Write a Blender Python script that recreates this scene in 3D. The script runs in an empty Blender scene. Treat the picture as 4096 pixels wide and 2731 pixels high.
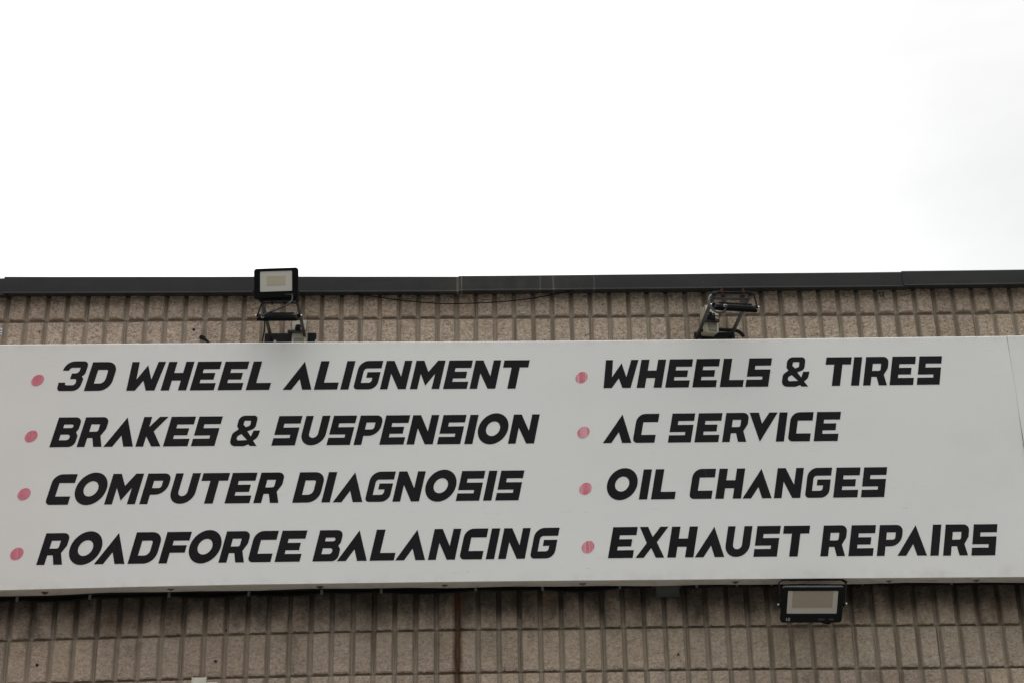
import bpy, bmesh, math, random
from mathutils import Vector, Matrix, Euler, noise
from mathutils.geometry import tessellate_polygon

SC = bpy.context.scene
SKY_GAIN = 16.8; CLOUD = .47
random.seed(7)
R = math.radians

# ------------------------------------------------------------------ camera
CAM_POS = Vector((0.0, -6.57134, 1.485))
CR = Vector((0.9996828, -0.01863792, -0.01693909))
CU = Vector((0.00934906, -0.34990127, 0.93673993))
CF = Vector((0.02338589, 0.93660116, 0.34961604))
FPX = 5350.52
cam = bpy.data.cameras.new("camera")
cam.sensor_width = 36.0
cam.lens = FPX / 4096 * 36
cam.clip_start = 0.05
cam.clip_end = 2000
camo = bpy.data.objects.new("camera", cam)
SC.collection.objects.link(camo)
camo.matrix_world = Matrix(((CR.x, CU.x, -CF.x, CAM_POS.x), (CR.y, CU.y, -CF.y, CAM_POS.y), (CR.z, CU.z, -CF.z, CAM_POS.z), (0, 0, 0, 1)))
SC.camera = camo

# ------------------------------------------------------------------ light
SUN_EL, SUN_AZ = R(58), R(12)            # high, behind the building: the wall stands in open shade
SUN_DIR = Vector((math.sin(SUN_AZ) * math.cos(SUN_EL), math.cos(SUN_AZ) * math.cos(SUN_EL), math.sin(SUN_EL)))
w = bpy.data.worlds.new("World"); SC.world = w; w.use_nodes = True
nt = w.node_tree; nt.nodes.clear()
def wn(t, **k):
    n = nt.nodes.new(t)
    for a, b in k.items(): setattr(n, a, b)
    return n
def wl(a, b): nt.links.new(a, b)
def wmath(op, a, b=None, clamp=False):
    n = wn('ShaderNodeMath', operation=op, use_clamp=clamp)
    for i, v in enumerate((a, b)):
        if v is None: continue
        if isinstance(v, (int, float)): n.inputs[i].default_value = v
        else: wl(v, n.inputs[i])
    return n.outputs[0]
tc = wn('ShaderNodeTexCoord')
sky = wn('ShaderNodeTexSky', sky_type='NISHITA', sun_disc=False, sun_elevation=SUN_EL, sun_rotation=SUN_AZ, air_density=1.0, dust_density=3.0)
sep = wn('ShaderNodeSeparateXYZ'); wl(tc.outputs['Generated'], sep.inputs[0])
dotn = wn('ShaderNodeVectorMath', operation='DOT_PRODUCT'); wl(tc.outputs['Generated'], dotn.inputs[0]); dotn.inputs[1].default_value = SUN_DIR
zc = wmath('MAXIMUM', sep.outputs['Z'], 0.0)
grad = wmath('ADD', wmath('MULTIPLY', zc, 0.80), 0.22)                # overcast: zenith brighter than horizon
glow = wmath('POWER', wmath('ADD', wmath('MULTIPLY', dotn.outputs['Value'], 0.5), 0.5), 2.0)
lum = wmath('MULTIPLY', grad, wmath('ADD', wmath('MULTIPLY', glow, 1.5), 0.50))
mp = wn('ShaderNodeMapping'); wl(tc.outputs['Generated'], mp.inputs[0]); mp.inputs['Scale'].default_value = (1.2, 1.2, 3.2); mp.inputs['Location'].default_value = (0.55, 0.0, 0.2)
cn = wn('ShaderNodeTexNoise'); wl(mp.outputs[0], cn.inputs['Vector']); cn.inputs['Scale'].default_value = 1.6; cn.inputs['Detail'].default_value = 6; cn.inputs['Roughness'].default_value = 0.55
cl = wmath('ADD', wmath('MULTIPLY', cn.outputs['Fac'], 0.55), 0.72)
lum = wmath('MULTIPLY', lum, cl)
_d0 = Vector((math.sin(R(27)) * math.cos(R(35)), math.cos(R(27)) * math.cos(R(35)), math.sin(R(35))))    # a greyer bank of cloud to the upper right
dc = wn('ShaderNodeVectorMath', operation='DOT_PRODUCT'); wl(tc.outputs['Generated'], dc.inputs[0]); dc.inputs[1].default_value = _d0
mr = wn('ShaderNodeMapRange', interpolation_type='SMOOTHSTEP'); wl(dc.outputs['Value'], mr.inputs[0]); mr.inputs[1].default_value = .93; mr.inputs[2].default_value = 1.0; mr.inputs[3].default_value = 0; mr.inputs[4].default_value = CLOUD
lum = wmath('MULTIPLY', lum, wmath('SUBTRACT', 1.0, mr.outputs[0]))
lum10 = wmath('MULTIPLY', lum, SKY_GAIN)
comb = wn('ShaderNodeCombineColor'); wl(lum10, comb.inputs[0]); wl(wmath('MULTIPLY', lum10, 1.0), comb.inputs[1]); wl(wmath('MULTIPLY', lum10, .992), comb.inputs[2])
mx = wn('ShaderNodeMix', data_type='RGBA'); mx.inputs[0].default_value = 0.93
wl(sky.outputs[0], mx.inputs[6]); wl(comb.outputs[0], mx.inputs[7])
bg = wn('ShaderNodeBackground'); wl(mx.outputs[2], bg.inputs[0]); bg.inputs[1].default_value = 0.1
out = wn('ShaderNodeOutputWorld'); wl(bg.outputs[0], out.inputs[0])

sl = bpy.data.lights.new("sun", 'SUN'); sl.energy = 0.9; sl.angle = R(20); sl.color = (1, 0.97, 0.92)
so = bpy.data.objects.new("sun", sl); SC.collection.objects.link(so)
so.rotation_euler = (-SUN_DIR).to_track_quat('-Z', 'Y').to_euler()

SC.render.engine = 'CYCLES'
SC.view_settings.view_transform = 'Standard'; SC.view_settings.look = 'None'
SC.view_settings.gamma = 1; SC.view_settings.exposure = 0; SC.view_settings.use_curve_mapping = False

# ------------------------------------------------------------------ helpers
def at(px, py, y):
    """point of the vertical plane at depth y that the survey of the photograph gives for (px, py)"""
    d = CR * ((px - 2048) / FPX) - CU * ((py - 1365.5) / FPX) + CF
    t = (y - CAM_POS.y) / d.y
    return CAM_POS + d * t

def link(o, parent=None):
    SC.collection.objects.link(o)
    if parent is not None: o.parent = parent
    return o

def tag(o, label=None, cat=None, group=None, kind=None):
    for k, v in (('label', label), ('category', cat), ('group', group), ('kind', kind)):
        if v: o[k] = v
    return o

def empty(name, loc=(0, 0, 0), rot=(0, 0, 0)):
    o = bpy.data.objects.new(name, None); o.location = loc; o.rotation_euler = rot; o.empty_display_size = 0.1
    return link(o)

def from_data(name, vs, fs, mats, parent=None, smooth=False, fm=None, bevel=0.0, seg=2):
    me = bpy.data.meshes.new(name); me.from_pydata([tuple(v) for v in vs], [], fs)
    for m in (mats if isinstance(mats, (list, tuple)) else [mats]): me.materials.append(m)
    if fm: me.polygons.foreach_set('material_index', fm)
    if bevel > 0:
        bm = bmesh.new(); bm.from_mesh(me)
        bmesh.ops.remove_doubles(bm, verts=bm.verts, dist=1e-5)
        es = [e for e in bm.edges if len(e.link_faces) == 2 and e.calc_face_angle(0) > 0.5]
        bmesh.ops.bevel(bm, geom=es, offset=bevel, segments=seg, affect='EDGES', clamp_overlap=True)
        bm.to_mesh(me); bm.free()
    if smooth: me.polygons.foreach_set('use_smooth', [True] * len(me.polygons))
    me.update()
    return link(bpy.data.objects.new(name, me), parent)

class MB:
    def __init__(s): s.v = []; s.f = []
    def add(s, vs, fs):
        n = len(s.v); s.v += [Vector(v) for v in vs]; s.f += [tuple(i + n for i in f) for f in fs]; return s
    def box(s, a, b, M=None):
        x0, y0, z0 = a; x1, y1, z1 = b
        vs = [Vector(p) for p in ((x0, y0, z0), (x1, y0, z0), (x1, y1, z0), (x0, y1, z0), (x0, y0, z1), (x1, y0, z1), (x1, y1, z1), (x0, y1, z1))]
        if M: vs = [M @ v for v in vs]
        return s.add(vs, [(0, 3, 2, 1), (4, 5, 6, 7), (0, 1, 5, 4), (1, 2, 6, 5), (2, 3, 7, 6), (3, 0, 4, 7)])
    def bar(s, p, q, wx, wz, up=(0, 0, 1)):
        p, q = Vector(p), Vector(q); d = (q - p).normalized(); u = Vector(up); sx = d.cross(u).normalized(); uz = sx.cross(d).normalized()
        vs = []
        for c in (p, q):
            for a, b in ((-1, -1), (1, -1), (1, 1), (-1, 1)): vs.append(c + sx * a * wx / 2 + uz * b * wz / 2)
        return s.add(vs, [(0, 1, 2, 3), (7, 6, 5, 4), (0, 4, 5, 1), (1, 5, 6, 2), (2, 6, 7, 3), (3, 7, 4, 0)])
    def cyl(s, p, q, r0, r1=None, n=16):
        r1 = r0 if r1 is None else r1
        p, q = Vector(p), Vector(q); d = (q - p).normalized(); a = d.orthogonal().normalized(); b = d.cross(a)
        vs = [c + (a * math.cos(t) + b * math.sin(t)) * r for c, r in ((p, r0), (q, r1)) for t in [2 * math.pi * k / n for k in range(n)]]
        fs = [(k, (k + 1) % n, n + (k + 1) % n, n + k) for k in range(n)] + [tuple(reversed(range(n))), tuple(range(n, 2 * n))]
        return s.add(vs, fs)
    def tube(s, pts, r, n=8, sub=6):
        P = smooth_path([Vector(p) for p in pts], sub)
        rings = []; a = None
        for i, p in enumerate(P):
            d = (P[min(i + 1, len(P) - 1)] - P[max(i - 1, 0)]).normalized()
            a = (a - d * a.dot(d)).normalized() if a is not None else d.orthogonal().normalized()
            b = d.cross(a)
            rings.append([p + (a * math.cos(2 * math.pi * k / n) + b * math.sin(2 * math.pi * k / n)) * r for k in range(n)])
        vs = [v for g in rings for v in g]
        fs = [(i * n + k, i * n + (k + 1) % n, (i + 1) * n + (k + 1) % n, (i + 1) * n + k) for i in range(len(P) - 1) for k in range(n)]
        fs += [tuple(reversed(range(n))), tuple(range((len(P) - 1) * n, len(P) * n))]
        return s.add(vs, fs)
    def build(s, name, mat, parent=None, **k): return from_data(name, s.v, s.f, mat, parent, **k)

def smooth_path(P, sub):
    if len(P) < 3 or sub < 2: return P
    o = []
    for i in range(len(P) - 1):
        p0 = P[max(i - 1, 0)]; p1 = P[i]; p2 = P[i + 1]; p3 = P[min(i + 2, len(P) - 1)]
        for k in range(sub):
            t = k / sub
            o.append(0.5 * ((2 * p1) + (p2 - p0) * t + (2 * p0 - 5 * p1 + 4 * p2 - p3) * t * t + (3 * p1 - p0 - 3 * p2 + p3) * t ** 3))
    o.append(P[-1]); return o

def fillet(pts, seg=6):
    """closed outline; points are (x, z) or (x, z, radius)"""
    o = []; n = len(pts)
    for i, p in enumerate(pts):
        r = p[2] if len(p) > 2 else 0
        c = Vector(p[:2])
        if r <= 0: o.append(c); continue
        a = Vector(pts[i - 1][:2]) - c; b = Vector(pts[(i + 1) % n][:2]) - c
        la, lb = a.length, b.length; a.normalize(); b.normalize()
        ang = a.angle(b); t = min(r / math.tan(ang / 2), la * .5 if len(pts[i - 1]) > 2 else la, lb * .5 if len(pts[(i + 1) % n]) > 2 else lb)
        rr = t * math.tan(ang / 2)
        cen = c + (a + b).normalized() * (rr / math.sin(ang / 2))
        s0 = c + a * t - cen; s1 = c + b * t - cen
        th = s0.angle_signed(s1)
        for k in range(seg + 1):
            q = th * k / seg
            o.append(cen + Vector((s0.x * math.cos(q) + s0.y * math.sin(q), -s0.x * math.sin(q) + s0.y * math.cos(q))))
    return o

# ------------------------------------------------------------------ materials
class M:
    def __init__(s, name):
        s.m = bpy.data.materials.new(name); s.m.use_nodes = True; s.t = s.m.node_tree
        s.b = s.t.nodes['Principled BSDF']; s.pos = None
    def n(s, t, **k):
        x = s.t.nodes.new(t)
        for a, b in k.items(): setattr(x, a, b)
        return x
    def l(s, a, b): s.t.links.new(a, b)
    def P(s):
        if s.pos is None: s.pos = s.n('ShaderNodeNewGeometry').outputs['Position']
        return s.pos
    def noise(s, scale, detail=4, rough=.55, sc=(1, 1, 1), off=(0, 0, 0)):
        mp = s.n('ShaderNodeMapping'); s.l(s.P(), mp.inputs[0]); mp.inputs['Scale'].default_value = sc; mp.inputs['Location'].default_value = off
        x = s.n('ShaderNodeTexNoise'); s.l(mp.outputs[0], x.inputs['Vector']); x.inputs['Scale'].default_value = scale; x.inputs['Detail'].default_value = detail; x.inputs['Roughness'].default_value = rough
        return x.outputs['Fac']
    def vor(s, scale, sc=(1, 1, 1)):
        mp = s.n('ShaderNodeMapping'); s.l(s.P(), mp.inputs[0]); mp.inputs['Scale'].default_value = sc
        x = s.n('ShaderNodeTexVoronoi'); s.l(mp.outputs[0], x.inputs['Vector']); x.inputs['Scale'].default_value = scale
        return x
    def ramp(s, v, stops, interp='LINEAR'):
        r = s.n('ShaderNodeValToRGB'); s.l(v, r.inputs[0]); e = r.color_ramp.elements; r.color_ramp.interpolation = interp
        while len(e) < len(stops): e.new(0.5)
        for i, (p, c) in enumerate(stops):
            e[i].position = p; e[i].color = (*c, 1) if isinstance(c, (tuple, list)) else (c, c, c, 1)
        return r.outputs[0]
    def math(s, op, a, b=None, clamp=False):
        x = s.n('ShaderNodeMath', operation=op, use_clamp=clamp)
        for i, v in enumerate((a, b)):
            if v is None: continue
            if isinstance(v, (int, float)): x.inputs[i].default_value = v
            else: s.l(v, x.inputs[i])
        return x.outputs[0]
    def mix(s, f, a, b, mode='MIX'):
        x = s.n('ShaderNodeMix', data_type='RGBA', blend_type=mode)
        for i, v in ((0, f), (6, a), (7, b)):
            if isinstance(v, (int, float)): x.inputs[i].default_value = v
            elif isinstance(v, (tuple, list)): x.inputs[i].default_value = (*v, 1)
            else: s.l(v, x.inputs[i])
        return x.outputs[2]
    def xyz(s):
        x = s.n('ShaderNodeSeparateXYZ'); s.l(s.P(), x.inputs[0]); return x.outputs
    def band(s, v, lo, hi, f0, f1):
        """smooth window: 0 below lo, 1 from lo+f0 to hi-f1, 0 above hi"""
        def ss(a, b):
            x = s.n('ShaderNodeMapRange', interpolation_type='SMOOTHSTEP'); s.l(v, x.inputs[0]); x.inputs[1].default_value = a; x.inputs[2].default_value = b
            return x.outputs[0]
        return s.math('MULTIPLY', ss(lo, lo + f0), s.math('SUBTRACT', 1.0, ss(hi - f1, hi)))
    def col(s, c):
        if isinstance(c, (tuple, list)): s.b.inputs['Base Color'].default_value = (*c, 1)
        else: s.l(c, s.b.inputs['Base Color'])
        return s
    def set(s, **k):
        for a, v in k.items():
            i = s.b.inputs[{'rough': 'Roughness', 'metal': 'Metallic', 'spec': 'Specular IOR Level', 'coat': 'Coat Weight'}[a]]
            if isinstance(v, (int, float)): i.default_value = v
            else: s.l(v, i)
        return s
    def bump(s, h, strength=.5, dist=.002):
        x = s.n('ShaderNodeBump'); s.l(h, x.inputs['Height']); x.inputs['Strength'].default_value = strength; x.inputs['Distance'].default_value = dist
        s.l(x.outputs[0], s.b.inputs['Normal']); return s

def block_colour(s, rough):
    """colour of the concrete with its sooty, rusty and damp marks and painted shade"""
    X, Y, Z = s.xyz()
    if rough:
        g = s.noise(125, 3, .6, (1, 1, 1.5)); g2 = s.noise(55, 3, .65, (1, 1, 1.4))
        v = s.math('ADD', s.math('MULTIPLY', g, .55), s.math('MULTIPLY', g2, .45))
        c = s.ramp(v, [(.33, (.11, .087, .070)), (.43, (.385, .310, .252)), (.52, (.565, .465, .380)), (.61, (.69, .585, .488)), (.70, (.88, .80, .69))])
        c = s.mix(s.math('MULTIPLY', s.band(Z, 0, 3.2, .1, .1), .38), c, (.50, .425, .35))
        pits = s.vor(70).outputs['Distance']
        c = s.mix(s.math('MULTIPLY', s.ramp(pits, [(.0, 1.), (.16, 0.)]), s.ramp(s.noise(9), [(.5, 0.), (.62, 1.)])), c, (.07, .06, .05))
    else:
        v = s.noise(60, 4, .6)
        c = s.ramp(v, [(.3, (.47, .405, .34)), (.7, (.58, .515, .44))])
        c = s.mix(s.math('MULTIPLY', s.noise(26, 3, .6, (5, 5, .35)), .55), c, (.33, .285, .235))
    oi = s.n('ShaderNodeObjectInfo').outputs['Random']
    c = s.mix(s.ramp(oi, [(0., .0), (.5, .0), (1., .55)]), c, s.mix(1., c, (.74, .70, .66), 'MULTIPLY'))
    c = s.mix(s.ramp(oi, [(0., .7), (.35, .0), (1., .0)]), c, s.mix(1., c, (1.10, 1.07, 1.02), 'MULTIPLY'))
    # big uneven tint: pinker to the left, browner to the right, cloudy patches
    c = s.mix(s.ramp(s.noise(2.2, 5, .6), [(.35, 0.), (.7, .45)]), c, s.mix(.5, c, (.38, .32, .25)))
    c = s.mix(s.band(X, -9, 1.5, .1, 4.0), s.mix(1., c, (1.0, 1.0, .965), 'MULTIPLY'), s.mix(1., c, (1.025, .995, .98), 'MULTIPLY'))
    # sooty blotches under the sign cabinet, deepened with painted shade of its overhang
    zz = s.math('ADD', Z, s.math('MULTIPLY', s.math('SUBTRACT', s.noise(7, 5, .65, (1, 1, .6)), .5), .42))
    soot_shade = s.math('MULTIPLY', s.band(zz, 2.40, 3.0, .22, .2), s.ramp(s.noise(10, 4, .6, (1, 1, .5), (3, 0, 0)), [(.30, .35), (.62, 1.)]))
    c = s.mix(s.math('MULTIPLY', soot_shade, .9), c, (.036, .028, .022))
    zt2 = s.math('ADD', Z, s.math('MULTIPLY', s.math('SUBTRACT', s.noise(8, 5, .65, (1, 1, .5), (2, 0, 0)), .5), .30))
    c = s.mix(s.math('MULTIPLY', s.band(zt2, 2.45, 3.0, .17, .2), .80), c, (.036, .028, .021))  # ragged darker band under the sign: the overhang's shade put into the colour
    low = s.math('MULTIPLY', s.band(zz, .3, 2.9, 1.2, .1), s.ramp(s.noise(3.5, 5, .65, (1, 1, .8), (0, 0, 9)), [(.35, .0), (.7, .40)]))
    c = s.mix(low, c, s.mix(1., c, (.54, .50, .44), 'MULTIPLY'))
    # shade below the coping, painted as a ragged darker band
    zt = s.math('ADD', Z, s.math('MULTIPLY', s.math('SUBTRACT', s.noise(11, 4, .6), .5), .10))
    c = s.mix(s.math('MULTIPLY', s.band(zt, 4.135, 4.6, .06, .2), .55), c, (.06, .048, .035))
    # the rusty run in one flute
    xr = s.band(X, -.158, -.092, .02, .02)
    c = s.mix(s.math('MULTIPLY', s.math('MULTIPLY', xr, s.band(Z, 1.9, 2.66, .25, .02)), s.ramp(s.noise(14, 4, .6, (1, 1, .25)), [(.3, .25), (.6, .95)])), c, (.10, .045, .02))
    # brown seepage marks on the faces
    bm_ = s.math('MULTIPLY', s.ramp(s.noise(5, 4, .55, (1, 1, .7), (7, 0, 2)), [(.60, 0.), (.72, .6)]), s.band(Z, 1.5, 2.7, .1, .1))
    c = s.mix(bm_, c, (.13, .095, .06))
    return c

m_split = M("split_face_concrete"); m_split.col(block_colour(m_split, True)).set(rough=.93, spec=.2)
_h = m_split.math('ADD', m_split.math('MULTIPLY', m_split.noise(150, 3, .6), .6), m_split.math('MULTIPLY', m_split.noise(48, 4, .65), 1.0))
m_split.bump(_h, 1.0, .010)
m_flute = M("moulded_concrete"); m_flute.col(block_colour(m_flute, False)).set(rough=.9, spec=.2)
m_flute.bump(m_flute.noise(70, 4, .6), .5, .003)
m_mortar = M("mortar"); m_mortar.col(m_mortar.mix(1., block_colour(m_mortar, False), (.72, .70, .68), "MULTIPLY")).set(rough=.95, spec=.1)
m_mortar.bump(m_mortar.noise(45, 5, .7), .8, .006)

def coping_mat():
    s = M("painted_coping"); X, Y, Z = s.xyz()
    c = s.ramp(s.noise(5, 5, .6, (1, 1, 2)), [(.3, (.0245, .0245, .0245)), (.7, (.034, .0335, .033))])
    # chalky haze and run marks by the middle joint
    near = s.band(X, -.5, .75, .35, .45)
    c = s.mix(s.math('MULTIPLY', near, s.ramp(s.noise(16, 4, .6, (1.2, 1, .35)), [(.35, 0.), (.8, .16)])), c, (.14, .135, .12))
    for x0, wd, colr, k in ((-.118, .010, (.20, .165, .12), .6), (-.098, .005, (.30, .28, .24), .4), (.316, .004, (.30, .28, .25), .25), (.385, .007, (.22, .17, .12), .45), (.60, .004, (.4, .38, .34), .18)):
        mk = s.math('MULTIPLY', s.band(X, x0 - wd, x0 + wd, wd * .7, wd * .7), s.ramp(s.noise(30, 3, .6, (1, 1, .35), (x0 * 9, 0, 0)), [(.3, .25), (.55, 1.)]))
        c = s.mix(s.math('MULTIPLY', mk, k), c, colr)
    sp = s.vor(16); c = s.mix(s.math('MULTIPLY', s.ramp(sp.outputs['Distance'], [(0, 1.), (.05, 0.)]), s.ramp(s.noise(4), [(.5, 0.), (.6, .7)])), c, (.3, .28, .25))
    return s.col(c).set(rough=.45, spec=.25).bump(s.noise(3.5, 3, .5), .25, .01).m
m_coping = coping_mat()

def sign_mat(under=False):
    s = M("sign_sheet" if not under else "sign_return"); X, Y, Z = s.xyz()
    c = s.ramp(s.noise(1.1, 4, .5), [(.3, (.765, .765, .735)), (.7, (.80, .80, .775))])
    c = s.mix(s.band(X, -9, -.9, .1, 1.6), c, s.mix(1., c, (1.0, .965, .955), 'MULTIPLY'))
    c = s.mix(s.math('MULTIPLY', s.noise(55, 3, .6, (3, 1, .12)), .10), c, (.60, .59, .55))
    c = s.mix(s.ramp(s.noise(2.3, 5, .6, (1, 1, 1.6), (4, 0, 1)), [(.55, 0.), (.8, .22)]), c, (.66, .65, .60))
    # fine scratches and flecks
    sc_ = s.ramp(s.noise(22, 2, .5, (.35, 1, 3.5), (1, 0, 5)), [(.695, 0.), (.71, .5), (.725, 0.)])
    c = s.mix(s.math('MULTIPLY', sc_, s.ramp(s.noise(2.0), [(.5, 0.), (.6, 1.)])), c, (.45, .43, .38))
    v = s.vor(13); c = s.mix(s.math('MULTIPLY', s.ramp(v.outputs['Distance'], [(0, 1.), (.035, 0.)]), s.ramp(s.noise(3.3), [(.52, 0.), (.6, .8)])), c, (.20, .16, .12))
    # rim dirt
    c = s.mix(s.math('MULTIPLY', s.band(Z, 2.55, 2.70, .02, .07), s.ramp(s.noise(9, 5, .65), [(.45, 0.), (.7, .30)])), c, (.42, .38, .32))
    c = s.mix(s.math('MULTIPLY', s.band(Z, 3.80, 3.95, .05, .02), s.ramp(s.noise(12, 5, .65, (1, 1, .5)), [(.45, 0.), (.7, .25)])), c, (.50, .46, .40))
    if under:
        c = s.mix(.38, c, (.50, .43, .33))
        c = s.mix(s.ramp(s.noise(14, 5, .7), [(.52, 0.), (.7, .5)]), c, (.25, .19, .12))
    h = s.math('ADD', s.math('MULTIPLY', s.noise(1.4, 2, .4, (1, 1, 1.5)), 1.), s.math('MULTIPLY', s.noise(30, 2, .5, (.5, 1, 3)), .012))
    rp = s.math('MULTIPLY', s.band(X, 2.25, 4.5, .35, .5), s.noise(7, 3, .5, (1.4, 1, .7)))
    h = s.math('ADD', h, s.math('MULTIPLY', rp, .35))
    return s.col(c).set(rough=.36, spec=.45).bump(h, .5, .012).m
m_sign = sign_mat(); m_under = sign_mat(True)

def vinyl():
    s = M("black_vinyl")
    c = s.ramp(s.noise(3, 4, .6), [(.3, (.0115, .0100, .0118)), (.7, (.0180, .0160, .0182))])
    c = s.mix(s.math('MULTIPLY', s.ramp(s.noise(34, 4, .65, (2.6, 1, .35)), [(.60, 0.), (.78, .6)]), s.ramp(s.noise(3.2, 3), [(.46, 0.), (.6, 1.)])), c, (.045, .046, .048))
    v = s.vor(30); c = s.mix(s.math('MULTIPLY', s.ramp(v.outputs['Distance'], [(0, 1.), (.05, 0.)]), s.ramp(s.noise(5), [(.55, 0.), (.62, .6)])), c, (.35, .34, .32))
    return s.col(c).set(rough=.5, spec=.10).m
m_vinyl = vinyl()
def bullet_mat():
    s = M("faded_red_vinyl"); X, Y, Z = s.xyz()
    c = s.ramp(s.noise(60, 3, .6), [(.3, (.56, .125, .175)), (.7, (.66, .185, .24))])
    st = s.ramp(s.noise(95, 3, .7, (1, 1, .03)), [(.42, 0.), (.62, 1.)])
    k = s.n('ShaderNodeMapRange'); s.l(X, k.inputs[0]); k.inputs[1].default_value = -1; k.inputs[2].default_value = .4; k.inputs[3].default_value = .2; k.inputs[4].default_value = .75
    c = s.mix(s.math('MULTIPLY', st, k.outputs[0]), c, (.76, .46, .48))
    return s.col(c).set(rough=.5).m
m_bullet = bullet_mat()

def plain(name, c, rough=.5, metal=0., spec=.5, var=.25, sc=25, bump=0.):
    s = M(name)
    a = tuple(x * (1 - var) for x in c); b = tuple(min(1, x * (1 + var)) for x in c)
    s.col(s.ramp(s.noise(sc, 4, .6), [(.3, a), (.7, b)])).set(rough=rough, metal=metal, spec=spec)
    if bump: s.bump(s.noise(sc * 3, 3, .6), .4, bump)
    return s.m
m_black = plain("black_powder_coat", (.0045, .0045, .005), .65, spec=.08)
m_frame = plain("black_steel", (.011, .0105, .011), .5, spec=.15, bump=.001)
def bracket_arm_mat():
    s = M("weathered_black_steel")
    c = s.ramp(s.noise(14, 4, .6), [(.3, (.012, .011, .012)), (.6, (.022, .019, .020)), (.8, (.06, .048, .044))])
    return s.col(c).set(rough=.42, spec=.5).bump(s.noise(60), .3, .001).m
m_arm = bracket_arm_mat()
m_rust = plain("rusted_clamp", (.050, .013, .009), .85, var=.5, sc=120, bump=.002)
m_steel = plain("zinc_steel", (.55, .54, .50), .35, metal=.8)
m_dullsteel = plain("dull_galvanised", (.15, .155, .145), .6, metal=.3)
m_cable = plain("black_rubber", (.008, .008, .0085), .55, spec=.12)
m_greycable = plain("grey_rubber", (.040, .041, .043), .5, spec=.25)
m_beige = plain("aged_beige_plastic", (.42, .395, .31), .55, var=.12, sc=18)
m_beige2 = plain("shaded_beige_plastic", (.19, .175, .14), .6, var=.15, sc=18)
m_pvc = plain("cream_plastic", (.70, .67, .55), .5, var=.06)
m_box = plain("grey_green_plastic", (.050, .054, .049), .6, var=.15)
m_screw = plain("tarnished_screw", (.13, .12, .07), .6, metal=.3, var=.35, sc=60)
m_screwr = plain("rusty_screw", (.085, .04, .028), .8, var=.4, sc=90)
m_lens = plain("frosted_reflector", (.52, .51, .445), .3, var=.03, sc=6)
m_lens2 = plain("warm_reflector", (.50, .465, .405), .3, var=.03, sc=6)
m_led = plain("led_board", (.45, .42, .335), .35, var=.04, sc=10)
m_led2 = plain("large_led_board", (.33, .28, .215), .35, var=.06, sc=200)
m_dot = plain("led_chip", (.50, .37, .20), .4, var=.1)
m_print = plain("grey_print", (.22, .23, .23), .6, var=.1)
m_print2 = plain("dim_print", (.06, .064, .064), .6, var=.1)
m_hole = plain("dark_hole", (.006, .006, .006), .9)
m_anchor = plain("lead_anchor", (.10, .105, .105), .6, metal=.3)
m_wood = plain("splintered_wood", (.42, .30, .20), .8, var=.2)
m_marker = plain("black_marker", (.02, .018, .018), .8)
m_white = plain("white_paper", (.72, .74, .74), .6, var=.05)
m_navy = plain("blue_ink", (.03, .05, .12), .6)
m_roof = plain("roof_membrane", (.25, .25, .24), .9, var=.2, sc=3)
m_render = plain("side_wall_render", (.33, .28, .23), .9, var=.15, sc=6)
def ground_mat():
    s = M("asphalt")
    c = s.ramp(s.noise(130, 3, .7), [(.3, (.075, .074, .074)), (.7, (.17, .165, .158))])
    c = s.mix(s.ramp(s.noise(.35, 5, .6), [(.4, 0.), (.7, .5)]), c, (.13, .125, .118))
    return s.col(c).set(rough=.92).bump(s.noise(160, 3, .7), .7, .004).m
m_ground = ground_mat()
m_walk = plain("pavement_concrete", (.30, .29, .27), .9, var=.15, sc=5, bump=.002)
m_split, m_flute, m_mortar = m_split.m, m_flute.m, m_mortar.m
def satin():
    s = M("sky_lit_black_paint"); g = s.n('ShaderNodeNewGeometry'); x = s.n('ShaderNodeSeparateXYZ'); s.l(g.outputs['Normal'], x.inputs[0])
    d = s.math('MULTIPLY', s.ramp(x.outputs['Z'], [(.25, 0.), (.6, 1.)]), s.ramp(s.noise(40, 4, .6), [(.3, .5), (.7, 1.)]))
    c = s.mix(d, (.0045, .005, .0055), (.085, .095, .09))  # sky light on upward faces, put into the colour as a paler grey
    return s.col(c).set(rough=.5, spec=.15).m
m_satin = satin()

# ------------------------------------------------------------------ ground
def sheet(name, x0, y0, x1, y1, z, mat):
    return tag(from_data(name, [(x0, y0, z), (x1, y0, z), (x1, y1, z), (x0, y1, z)], [(0, 1, 2, 3)], mat), kind='structure')
sheet('ground', -400, -400, 400, 400, 0.0, m_ground)
tag(MB().box((-14, -2.4, 0.004), (14, 0.0, 0.13)).build('pavement', m_walk, bevel=.01), kind='structure')

# ------------------------------------------------------------------ building
building = empty('block_building')
tag(building, 'tan split-face concrete block shop building with a dark metal roof edge', 'building')
LXC = (0.17631, -0.02641, 0.00067, 0.05344, 0.00114, 0.00747, -0.00283, -0.02572)
LZC = (2.24323, -0.00146, -0.02307, 0.00755, -0.00596, -0.00154, 0.02446, -0.00433)
def lattice(i, j):
    """corner between flute i and course j: the courses were laid slightly out of true"""
    n = max(-1.05, min(1.08, (i - 26) / 26)); m = max(-.2, min(1.08, j / 9))
    b = (1, n, n * n, n ** 3, m, m * n, m * n * n, m * n ** 3)
    return Vector((.1016 * (i - 26) + sum(a * c for a, c in zip(LXC, b)), 0, .2032 * j + sum(a * c for a, c in zip(LZC, b))))

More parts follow.
